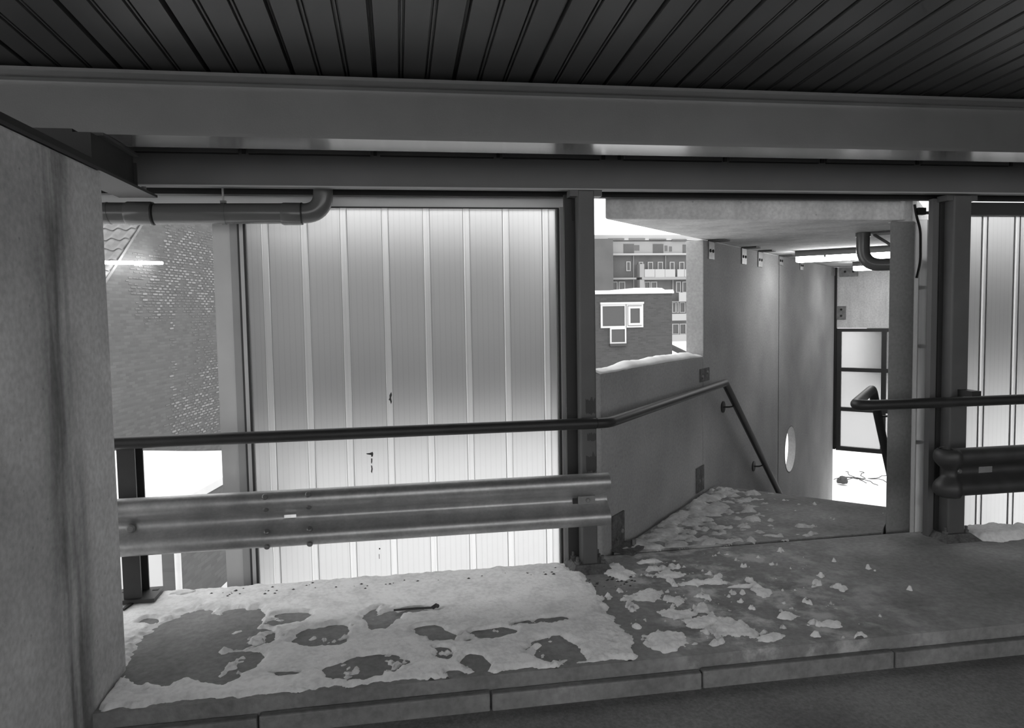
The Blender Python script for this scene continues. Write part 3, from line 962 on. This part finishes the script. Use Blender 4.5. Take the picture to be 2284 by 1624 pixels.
PILE = [(2.04,3.77,0.07,0.10), (1.95,3.86,0.15,0.03), (1.52,3.45,0.12,0.10), (1.26,3.30,0.13,0.12), (1.67,3.37,0.11,0.14), (1.33,4.25,0.12,0.17), (1.34,3.85,0.15,0.09), (1.74,3.97,0.16,0.04), (1.06,3.34,0.06,0.10), (0.88,3.23,0.05,0.08), (1.18,3.47,0.04,0.04), (2.01,3.44,0.09,0.04), (1.79,3.22,0.09,0.04), (2.18,3.29,0.08,0.04), (1.44,3.58,0.14,0.06), (1.64,4.14,0.16,0.06), (2.52,3.71,0.04,0.02), (2.42,3.83,0.03,0.03), (1.57,4.36,0.11,0.04), (1.05,3.60,0.03,0.04)]
def sstep(a, b, x):
    t = min(1, max(0, (x - a) / (b - a)))
    return t * t * (3 - 2 * t)
def cover(x, y):
    big = fbm(x, y, 2.6, 4, 1.0)
    fine = fbm(x, y, 11.0, 4, 5.0)
    n1 = noise.noise(Vector((x * 5.5, y * 5.5, 51)))
    n2 = noise.noise(Vector((x * 5.5, y * 5.5, 61)))
    n3 = noise.noise(Vector((x * 17, y * 17, 71)))
    n4 = noise.noise(Vector((x * 17, y * 17, 81)))
    wx, wy = x + .055 * n1 + .018 * n3, y + .06 * n2 + .018 * n4
    c = 1.0
    edge = .22 * fine + .16 * fbm(x, y, 34, 3, 8.0)
    for bx, by, rx, ry in BARE:
        d = math.hypot((wx - bx) / rx, (wy - by) / ry) - 1.05
        c = min(c, d * 1.5 + edge * 1.3)
    # churned lumps left between the footprints
    if -.95 < x < .95 and y < 4.1:
        k = sstep(-.95, -.7, x) * (1 - sstep(.6, .95, x)) * (1 - sstep(3.9, 4.1, y))
        c = max(c, (fbm(x, y, 9, 4, 13.0) * 2.4 - .42 + .5 * fine) * k - .3 * (1 - k))
    # the snow gives out towards the stair
    if x > .8:
        r = (1.10 + .10 * fine + .05 * n1 - .35 * max(0, y - 4.2) - x) * 4.5 + big * .3
        for bx, by, rx, ry in PILE:
            d = 1 - math.hypot((wx - bx) / rx, (wy - by) / ry)
            r = max(r, d * .9 + edge * 2.2 - .18)
        frag = (fine * 2.1 + big * .7 - .46 - .55 * max(0, x - 1.9) - .8 * max(0, 1.30 - x) * (y > 3.7)) * 1.1
        c = min(c, max(r, frag if y < 4.4 else frag - .3))
    c = min(c, (4.445 - y) * 14 + .15)
    c = min(c, (y - 3.150) * 16 - .10 + .8 * fine + .3 * n1)
    if x < -1.28:
        c = min(c, (y - 3.53) * 10)
    return c, fine
def snow_mesh(x0, x1, y0, y1, st, fn, to=lambda x, y, z: (x, y, z), base=.0, amp=.016):
    nx_, ny_ = int((x1 - x0) / st) + 1, int((y1 - y0) / st) + 1
    hh = [[0] * nx_ for _ in range(ny_)]
    for j in range(ny_):
        for i in range(nx_):
            x, y = x0 + i * st, y0 + j * st
            c, fine = fn(x, y)
            if c <= 0:
                hh[j][i] = max(-.02, c * .05)
            else:
                rim = math.exp(-((c - .25) / .2) ** 2)
                hh[j][i] = base + amp * sstep(0, .5, c) + .020 * rim * max(0, fine + .18) + (.005 * fine + .002) * sstep(0, .1, c)
    ids, v, f = {}, [], []
    def vid(i, j):
        if (i, j) not in ids:
            ids[(i, j)] = len(v)
            v.append(to(x0 + i * st, y0 + j * st, hh[j][i]))
        return ids[(i, j)]
    for j in range(ny_ - 1):
        for i in range(nx_ - 1):
            q = (hh[j][i], hh[j][i + 1], hh[j + 1][i + 1], hh[j + 1][i])
            if max(q) > 0:
                f.append((vid(i, j), vid(i + 1, j), vid(i + 1, j + 1), vid(i, j + 1)))
    return v, f
tag(obj('snow_cover', snow_mesh(-1.9, 2.9, 3.14, 4.455, .009, cover), 'snow_trodden', smooth=True), 'trodden snow with bare footprints lying on the walkway slab', 'snow', kind='stuff')
def cover_l(s, e):
    fine = fbm(s, e, 9.0, 4, 21.0)
    big = fbm(s, e, 3.0, 3, 25.0)
    c = .42 - e * .85 + fine * 1.5 + big * .5 - .22 * max(0, s - .9)
    c = max(c, (fine * 1.9 + big * .4 - .62 - .3 * max(0, e - .8)))
    x, y = W(s, e, 0)[:2]
    c = min(c, (y - 4.60) * 12 + .3 * fine)
    c = min(c, (e - .05) * 14 + fine * .8)
    return c, fine
tag(obj('snow_cover', snow_mesh(-.3, 1.80, .04, 1.45, .0125, cover_l, lambda s, e, z: tuple(W(s, e, z)), amp=.014), 'snow_thin', smooth=True), 'drifted snow along the foot of the parapet on the landing', 'snow', kind='stuff')
def heap(x, y):
    fine = fbm(x, y, 9, 3, 31)
    d = 1 - math.hypot((x - 4.15) / .34, (y - 4.40) / .14)
    return d * 1.2 + fine * .5, fine
tag(obj('snow_heap', snow_mesh(3.7, 4.7, 4.22, 4.50, .0125, heap, amp=.05), 'snow_trodden', smooth=True), 'small heap of snow at the foot of the right post', 'snow')
# snow lying along the parapet top
pv_, pf_ = [], []
NS, NE = 90, 8
for i in range(NS + 1):
    s = -.40 + 1.985 * i / NS
    hgt = (.020 + .030 * sstep(.05, .5, (s + .4) / 2) + .018 * noise.noise(Vector((s * 3.2, 1, 4))) + .008 * noise.noise(Vector((s * 11, 2, 4)))) * (1 - .55 * sstep(1.25, 1.55, s))
    zb = 1.225 - .01 * (s + .4)
    for j in range(NE + 1):
        t = j / NE
        e = -.155 + (.158) * t + .006 * noise.noise(Vector((s * 9, t * 2, 7)))
        z = zb + max(.004, hgt * (1 - abs(2 * t - 1) ** 2.6))
        pv_.append(tuple(W(s, e, z)))
for i in range(NS):
    for j in range(NE):
        a = i * (NE + 1) + j
        pf_.append((a, a + 1, a + NE + 2, a + NE + 1))
ps = tag(obj('snow_ridge', (pv_, pf_), 'snow', smooth=True), 'fresh ridge of snow lying on top of the stair parapet', 'snow')
md = ps.modifiers.new('solid', 'SOLIDIFY'); md.thickness = .012; md.offset = -1
# loose snow lump and a stub left on the slab
def lump(name, c, rx, ry, rz_, m, seed, lab, cat, amp=.35):
    bm = bmesh.new()
    bmesh.ops.create_icosphere(bm, subdivisions=3, radius=1)
    v = []
    for q in bm.verts:
        k = 1 + amp * noise.noise(q.co * 1.7 + Vector((seed, 0, 0))) + amp * .5 * noise.noise(q.co * 4 + Vector((seed, 5, 0)))
        v.append((c[0] + q.co.x * rx * k, c[1] + q.co.y * ry * k, c[2] + max(-.6, q.co.z * k) * rz_))
    f = [tuple(x.index for x in t.verts) for t in bm.faces]
    bm.free()
    return tag(obj(name, (v, f), m, smooth=True), lab, cat)
lump('snow_lump', (-1.30, 4.40, .012), .075, .04, .016, 'snow', 4, 'crumbled lump of white snow by the base plate of the rail post', 'snow')
dv, df = [], []
rs = random.Random(11)
for k in range(70):
    x = rs.uniform(-1.2, .95)
    y = 4.30 - .02 * x + rs.gauss(0, .03)
    if k > 45:
        x, y = rs.uniform(1.1, 1.4), rs.uniform(4.0, 4.2)
    r = rs.uniform(.003, .009)
    z = .018 if x < 1.1 else .001
    n0 = len(dv)
    dv += [(x - r * 1.6, y, z), (x, y - r, z), (x + r * 1.4, y, z), (x, y + r, z), (x, y, z + r * .8), (x, y, z - r)]
    df += [tuple(i + n0 for i in q) for q in ((0, 1, 4), (1, 2, 4), (2, 3, 4), (3, 0, 4), (0, 1, 5), (1, 2, 5), (2, 3, 5), (3, 0, 5))]
tag(obj('dirt_specks', (dv, df), 'dark_stain'), 'dark specks of dirt sprinkled on the snow before the screen', 'dirt', kind='stuff')
def stub():
    t = thing('twig', 'short dark twig frozen into the snow on the walkway', 'twig', (.14, 3.87, .015))
    obj('stem', tube([(-.06, 3.892, .018), (.06, 3.882, .022), (.155, 3.868, .024)], .006, 8), 'debris', t)
    obj('stem_tip', tube([(.150, 3.868, .024), (.172, 3.880, .032), (.178, 3.862, .034)], .011, 8), 'debris', t)
stub()

# ================================================================== OUTSIDE, LEFT: brick house with tiled roof, low annex
D1 = Vector((.18783847, .98219993, 0))
H_RZ = math.atan2(D1.y, D1.x)
HO = Vector((-5.78, 15.46, -2.85))      # near corner of the gable wall
hs = thing('brick_house', 'old brick house gable with white blotched bricks and tiled roof', 'house', tuple(HO), H_RZ)
# local frame: x along the gable wall away from us, y to the left of it, z up
GL = 12.0
zv = lambda x: 5.175 + .9 * x          # verge height along the wall
gz = [(0, 0), (GL, 0), (GL, 5.2), (6.0, 5.175 + .9 * 6.0), (0, 5.175)]
n = len(gz)
vg = [(x, 0, z) for x, z in gz] + [(x, .25, z) for x, z in gz]
fg = [tuple(range(n)), tuple(range(n, 2 * n))] + [(i, (i + 1) % n, n + (i + 1) % n, n + i) for i in range(n)]
gw = obj('gable_wall', (vg, fg), 'brick_side', hs, local=True)
obj('front_wall', box(0, .25, .25, 7, 0, 4.9), 'brick_side', hs, local=True)
# roof plane facing us, laid with pantiles
tile_w, tile_l = .30, .36
ang = math.atan(.9)
def pantile():
    v, f = [], []
    nn = 8
    for r, (l, dz) in enumerate(((0, .030), (tile_l * 1.12, .0))):
        for k in range(nn + 1):
            t = k / nn
            v.append((l, t * tile_w, dz + .032 * math.sin(2 * math.pi * t) + .03))
    for k in range(nn):
        f.append((k, k + 1, nn + 2 + k, nn + 1 + k))
    m = len(v)
    v += [(a, b, c - .018) for a, b, c in v[:m]]
    f += [tuple(m + i for i in q) for q in f[:nn]]
    f += [(k, k + 1, m + k + 1, m + k) for k in range(nn)]
    return v, f
tv, tf = pantile()
tm = None
rf = obj('roof', ([(-.35, -.05, 4.88), (6.0, -.05, 10.6), (6.0, 7, 10.6), (-.35, 7, 4.88), (-.35, -.05, 4.80), (6.0, -.05, 10.52), (6.0, 7, 10.52), (-.35, 7, 4.80)],
              [(0, 1, 2, 3), (4, 5, 6, 7), (0, 1, 5, 4), (1, 2, 6, 5), (2, 3, 7, 6), (3, 0, 4, 7)]), 'roof_tile', hs, local=True)
for row in range(10):
    for c_ in range(14):
        if tm is None:
            to_ = obj('roof_tile', (tv, tf), 'roof_tile', rf, local=True, smooth='auto')
            tm = to_.data
        else:
            to_ = bpy.data.objects.new('roof_tile', tm)
            COL.objects.link(to_)
            to_.parent = rf
        l = row * tile_l
        to_.location = (-.35 + l * math.cos(ang), -.05 + c_ * tile_w, 4.89 + l * math.sin(ang))
        to_.rotation_euler = (0, -ang, 0)
# whitened bricks standing a few millimetres proud
def white_density(x, z):
    # x along the wall, z above the house foot
    x, z = x / 1.35, 4.5 + (z - 4.5) / 1.35
    d = 0
    d += 1.0 * math.exp(-((z - 4.95) / .65) ** 2) * sstep(.2, 1.2, x)
    d += .9 * math.exp(-((z - 5.6) / .6) ** 2) * sstep(1.3, 2.6, x)
    d += 1.0 * math.exp(-((z - 2.7) / .6) ** 2) * sstep(.9, 2.4, x)
    d += .7 * math.exp(-((z - 3.7) / .5) ** 2) * sstep(2.2, 3.2, x)
    d *= .5 + 1.1 * max(0, fbm(x, z, 1.1, 3, 41) + .35)
    return d
cand = []
for r in range(14, 116):
    for c_ in range(0, 24):
        x = .22 * (c_ + .5 * (r % 2)) + .11
        z = .066 * (r + .5)
        if x < .1 or x > 5.1 or z > zv(x) - .4:
            continue
        q = white_density(x, z) * random.uniform(.25, 1)
        if abs(x - 2.65 - .06 * math.sin(z * 2)) < .12:
            q += random.uniform(.1, .7)
        cand.append((q, x, z))
cand.sort(reverse=True)
fv, ff = [], []
for q, x, z in cand[300:820]:
    w = random.uniform(.05, .11)
    hz = random.uniform(.009, .018)
    b_v, b_f = box(x - w, x + w, -.008, .02, z - hz, z + hz)
    n0 = len(fv)
    fv += b_v
    ff += [tuple(i + n0 for i in t_) for t_ in b_f]
bf_ = obj('pale_bricks', (fv, ff), 'brick_pale', gw, local=True)
bf_['kind'] = 'stuff'
bm_data = None
for q, x, z in cand[:300]:
    if bm_data is None:
        bo = obj('brick', box(-.102, .102, -.012, .02, -.026, .026), 'brick_white', gw, local=True)
        bm_data = bo.data
    else:
        bo = bpy.data.objects.new('brick', bm_data)
        COL.objects.link(bo)
        bo.parent = gw
    bo.location = (x, 0, z)
    bo.scale = (random.uniform(.4, 1), 1, random.uniform(.45, .9))
lt = thing('glowing_bar', 'bright white glowing bar on an arm in front of the brick house', 'lamp', tuple(HO + D1 * .15 + Vector((.1, 0, 5.55))), H_RZ)
obj('tube', cyl((-.45, -.12, .0), (1.76, -.12, .13), .036, 12), 'tube_light', lt, local=True)  # thin white line modelled as a glowing bar
obj('wall_arm', box(.9, .93, -.12, .04, .02, .05), 'frame_mid', lt, local=True)

# low annex with a snow covered flat roof
an = thing('low_annex', 'low brick annex with thick snow on its flat roof', 'annex', (-3.25, 10.8, -2.85), H_RZ)
obj('side_wall', box(0, 3.75, 0, .2, 0, 1.72), 'brick_side', an, local=True)
obj('front_wall', box(-.0, .2, .2, 4, 0, 1.72), 'white_paint', an, local=True)
obj('fascia', box(-.06, 3.8, -.06, 4, 1.70, 1.82), 'frame_light', an, local=True)
sv, sf = [], []
for j in range(13):
    for i in range(19):
        x, y = -.05 + 3.84 * i / 18, -.05 + 4.0 * j / 12
        edge_ = min(i, 18 - i, j) > 0
        sv.append((x, y, 1.82 + (.06 + .02 * noise.noise(Vector((x, y, 2))) if edge_ else .0)))
for j in range(12):
    for i in range(18):
        sf.append((j * 19 + i, j * 19 + i + 1, j * 19 + i + 20, j * 19 + i + 19))
obj('roof_snow', (sv, sf), 'snow', an, local=True, smooth=True)
obj('downpipe', cyl((-.03, -.05, 0), (-.03, -.05, 1.70), .045, 16), 'frame_light', an, local=True)

# ================================================================== OUTSIDE, CENTRE AND RIGHT
bw = thing('brick_building', 'plain dark brick building looming behind the frosted screen', 'building', (0, 28, -2.85))
obj('wall', box(-5.2, 5.2, 28, 36, -2.85, 4.9), 'brick_dark', bw)
obj('roof_edge', box(-5.3, 5.3, 27.9, 36.1, 4.9, 5.0), 'brick_dark', bw)
obj('roof_snow', box(-5.28, 5.28, 27.92, 36.08, 5.0, 5.08), 'snow', bw)

b3 = thing('brick_building', 'long brick building outside beyond the right post and its screen', 'building', (35, 30, -2.85))
obj('wall', box(27.0, 44, 30, 38, -2.85, 5.2), 'brick_dark', b3)
obj('roof_snow', box(26.9, 44.1, 29.9, 38.1, 5.2, 5.3), 'snow', b3)

nbg = thing('brick_house', 'flat roofed brick house with snow on its roof edge and wide white window', 'house', (9, 28, -2.85))
wall_nb = obj('wall', box(6.4, 11.12, 28, 36, -2.85, 2.25), 'brick_mid', nbg)
obj('roof_edge', box(6.3, 11.18, 27.93, 36.1, 2.20, 2.30), 'white_paint', nbg)
rv, rfc = [], []
for i in range(41):
    x = 6.3 + 4.86 * i / 40
    h = .05 + .05 * max(0, noise.noise(Vector((x * .9, 3, 1)))) + (.07 if 9.7 < x < 10.7 else 0)
    for y, k in ((27.94, 0), (27.96, 1), (28.4, 1.2), (36, 1.2)):
        rv.append((x, y, 2.30 + h * k))
for i in range(40):
    for j in range(3):
        rfc.append((i * 4 + j, i * 4 + j + 1, i * 4 + j + 5, i * 4 + j + 4))
obj('roof_snow', (rv, rfc), 'snow', nbg, smooth=True)
def window_unit(parent, x0, x1, z0, z1, y, fr, m_frame='white_paint', m_glass='window_dark', depth=.06):
    w = obj('window', join(box(x0, x1, y - depth, y, z0, z0 + fr), box(x0, x1, y - depth, y, z1 - fr, z1),
                           box(x0, x0 + fr, y - depth, y, z0 + fr, z1 - fr), box(x1 - fr, x1, y - depth, y, z0 + fr, z1 - fr)), m_frame, parent)
    obj('pane', box(x0 + fr, x1 - fr, y - .02, y - .005, z0 + fr, z1 - fr), m_glass, w)
    return w
window_unit(nbg, 8.09, 9.16, .84, 1.79, 28, .075)
window_unit(nbg, 9.14, 9.87, .84, 1.79, 28, .07)
window_unit(nbg, 9.22, 9.80, .93, 1.70, 27.95, .09)
obj('window_hood', box(8.07, 9.89, 27.90, 28.0, 1.79, 1.87), 'white_paint', nbg)
window_unit(nbg, 8.47, 9.15, .20, .84, 28, .06)
obj('window_sill', box(8.45, 9.17, 27.88, 28.0, .10, .19), 'debris', nbg)

# far apartment block
ab = thing('apartment_block', 'far apartment block in haze-lightened colours with galleries and white balconies', 'building', (32, 90, -2.85))
YB = 90
obj('wall', box(24, 48, YB, YB + 10, -2.85, 10.3), 'far_brick', ab)
obj('wing', box(14, 26.85, YB - 3, YB + 10, -2.85, 10.25), 'far_brick_dark', ab)
obj('roof_edge', box(14, 48, YB - .8, YB + 10, 10.25, 10.95), 'white_haze', ab)
for a, b, c, d in ((26.86,28.96,10.28,10.52), (29.62,31.74,10.28,10.51), (32.35,34.60,10.22,10.45), (35.40,37.38,10.12,10.39)):
    obj('roof_vent', box(a, b, YB - 1.0, YB - .8, c + .05, d - .02), 'far_brick', ab)
obj('gallery_panel', box(26.87, 38.6, YB - .7, YB - .6, 8.55, 10.15), 'far_panel', ab)
obj('gallery_slab', box(26.85, 38.6, YB - 1.0, YB, 8.36, 8.58), 'white_haze', ab)
for a, b, c, d in ((28.95,30.33,8.61,9.80), (32.89,34.29,8.59,9.78), (36.94,38.2,8.56,9.70)):
    obj('door', box(a, b, YB - .76, YB - .7, c, d), 'far_brick_dark', ab)
for a, b, c, d in ((30.40,31.06,8.95,9.65), (34.48,34.85,8.88,9.58), (35.09,35.46,8.82,9.46)):
    obj('window', box(a, b, YB - .74, YB - .7, c, d), 'far_glass', ab)
for a, b, c, d in ((29.48,30.08,6.35,7.63), (31.17,31.78,6.3,7.56), (32.39,33.12,6.3,7.55), (33.74,34.47,6.3,7.55), (35.39,36.07,6.3,7.54), (36.69,37.43,6.3,7.53),
                   (27.41,28.30,3.88,5.05), (28.43,29.33,3.87,5.04), (31.89,32.74,3.83,5.00), (32.81,33.66,3.81,4.99), (36.25,36.93,3.48,4.96), (37.12,37.80,3.47,4.95),
                   (35.70,36.24,0.84,2.26), (36.30,36.67,0.83,2.25), (36.74,37.54,0.82,2.25), (35.70,36.66,-2.00,-0.57), (36.73,37.66,-2.02,-0.58)):
    window_unit(ab, a, b, c, d, YB, .13, 'white_haze', 'far_glass', .12)
for a, b, c, d in ((31.53,32.93,5.52,6.52), (32.94,34.28,5.50,6.51), (34.28,35.69,5.49,6.49), (35.95,36.93,5.48,6.48), (36.94,38.3,5.47,6.47)):
    obj('balcony_panel', box(a + .02, b - .02, YB - 1.3, YB - 1.2, c, d), 'white_haze', ab)
for a, b, c, d in ((31.20,38.6,5.17,5.50), (27.11,30.43,5.25,5.46), (26.9, 38.6, 2.28, 2.36)):
    obj('balcony_slab', box(a, b, YB - 1.3, YB, c, d), 'far_panel', ab)
for a, b, c, d in ((36.18,38.6,2.36,3.49), (35.2,38.6,-0.14,0.73), (35.2,38.6,-2.85,-1.98)):
    obj('balcony_panel', box(a, b, YB - 1.3, YB - 1.2, c, d), 'white_haze', ab)
for a, b, c, d in ((30.39,30.50,3.86,8.36), (34.76,34.86,6.49,8.36), (35.74,35.87,3.38,5.31)):
    obj('downpipe', box(a, b, YB - .2, YB, c, d), 'far_panel', ab)
obj('partition', box(30.9, 31.5, YB - 1.3, YB, 3.4, 5.2), 'far_panel', ab)
obj('partition', box(30.9, 31.5, YB - 1.3, YB, 5.5, 7.2), 'far_panel', ab)

# debris on the snow past the house
t = thing('fallen_pipe', 'dark pipe sticking out of the snow beside the flat roofed house', 'pipe', (16.4, 40, -1.6))
obj('pipe', cyl((15.7, 40, -.65), (16.75, 40, -1.15), .16, 14), 'debris', t)
obj('pipe_rim', cyl((16.72, 40, -1.135), (16.78, 40, -1.165), .18, 14), 'debris', t)
lump('snow_bank', (16.3, 41, -2.5), 2.2, 1.0, 1.3, 'snow', 9, 'white snow bank heaped beside the flat roofed brick house', 'snow', .2)
lump('stone', (10.9, 16.2, -2.76), .13, .12, .11, 'debris', 12, 'small dark stone poking out of the snow below the stair window', 'stone')
br = thing('branch', 'tangle of thin dark branches lying on the snow below the stair window', 'branch', (11.5, 16.1, -2.8))
rnd = random.Random(3)
for k in range(9):
    a = rnd.uniform(0, 6.28)
    p = Vector((11.45 + rnd.uniform(-.1, .1), 16.1, -2.72))
    pts = [p]
    for q in range(6):
        a += rnd.uniform(-.7, .7)
        p = p + Vector((math.cos(a) * .13, math.sin(a) * .13, .02 * math.sin(q) + rnd.uniform(-.012, .02)))
        pts.append(p)
    obj('twig', tube(pts, .010, 6), 'debris', br)
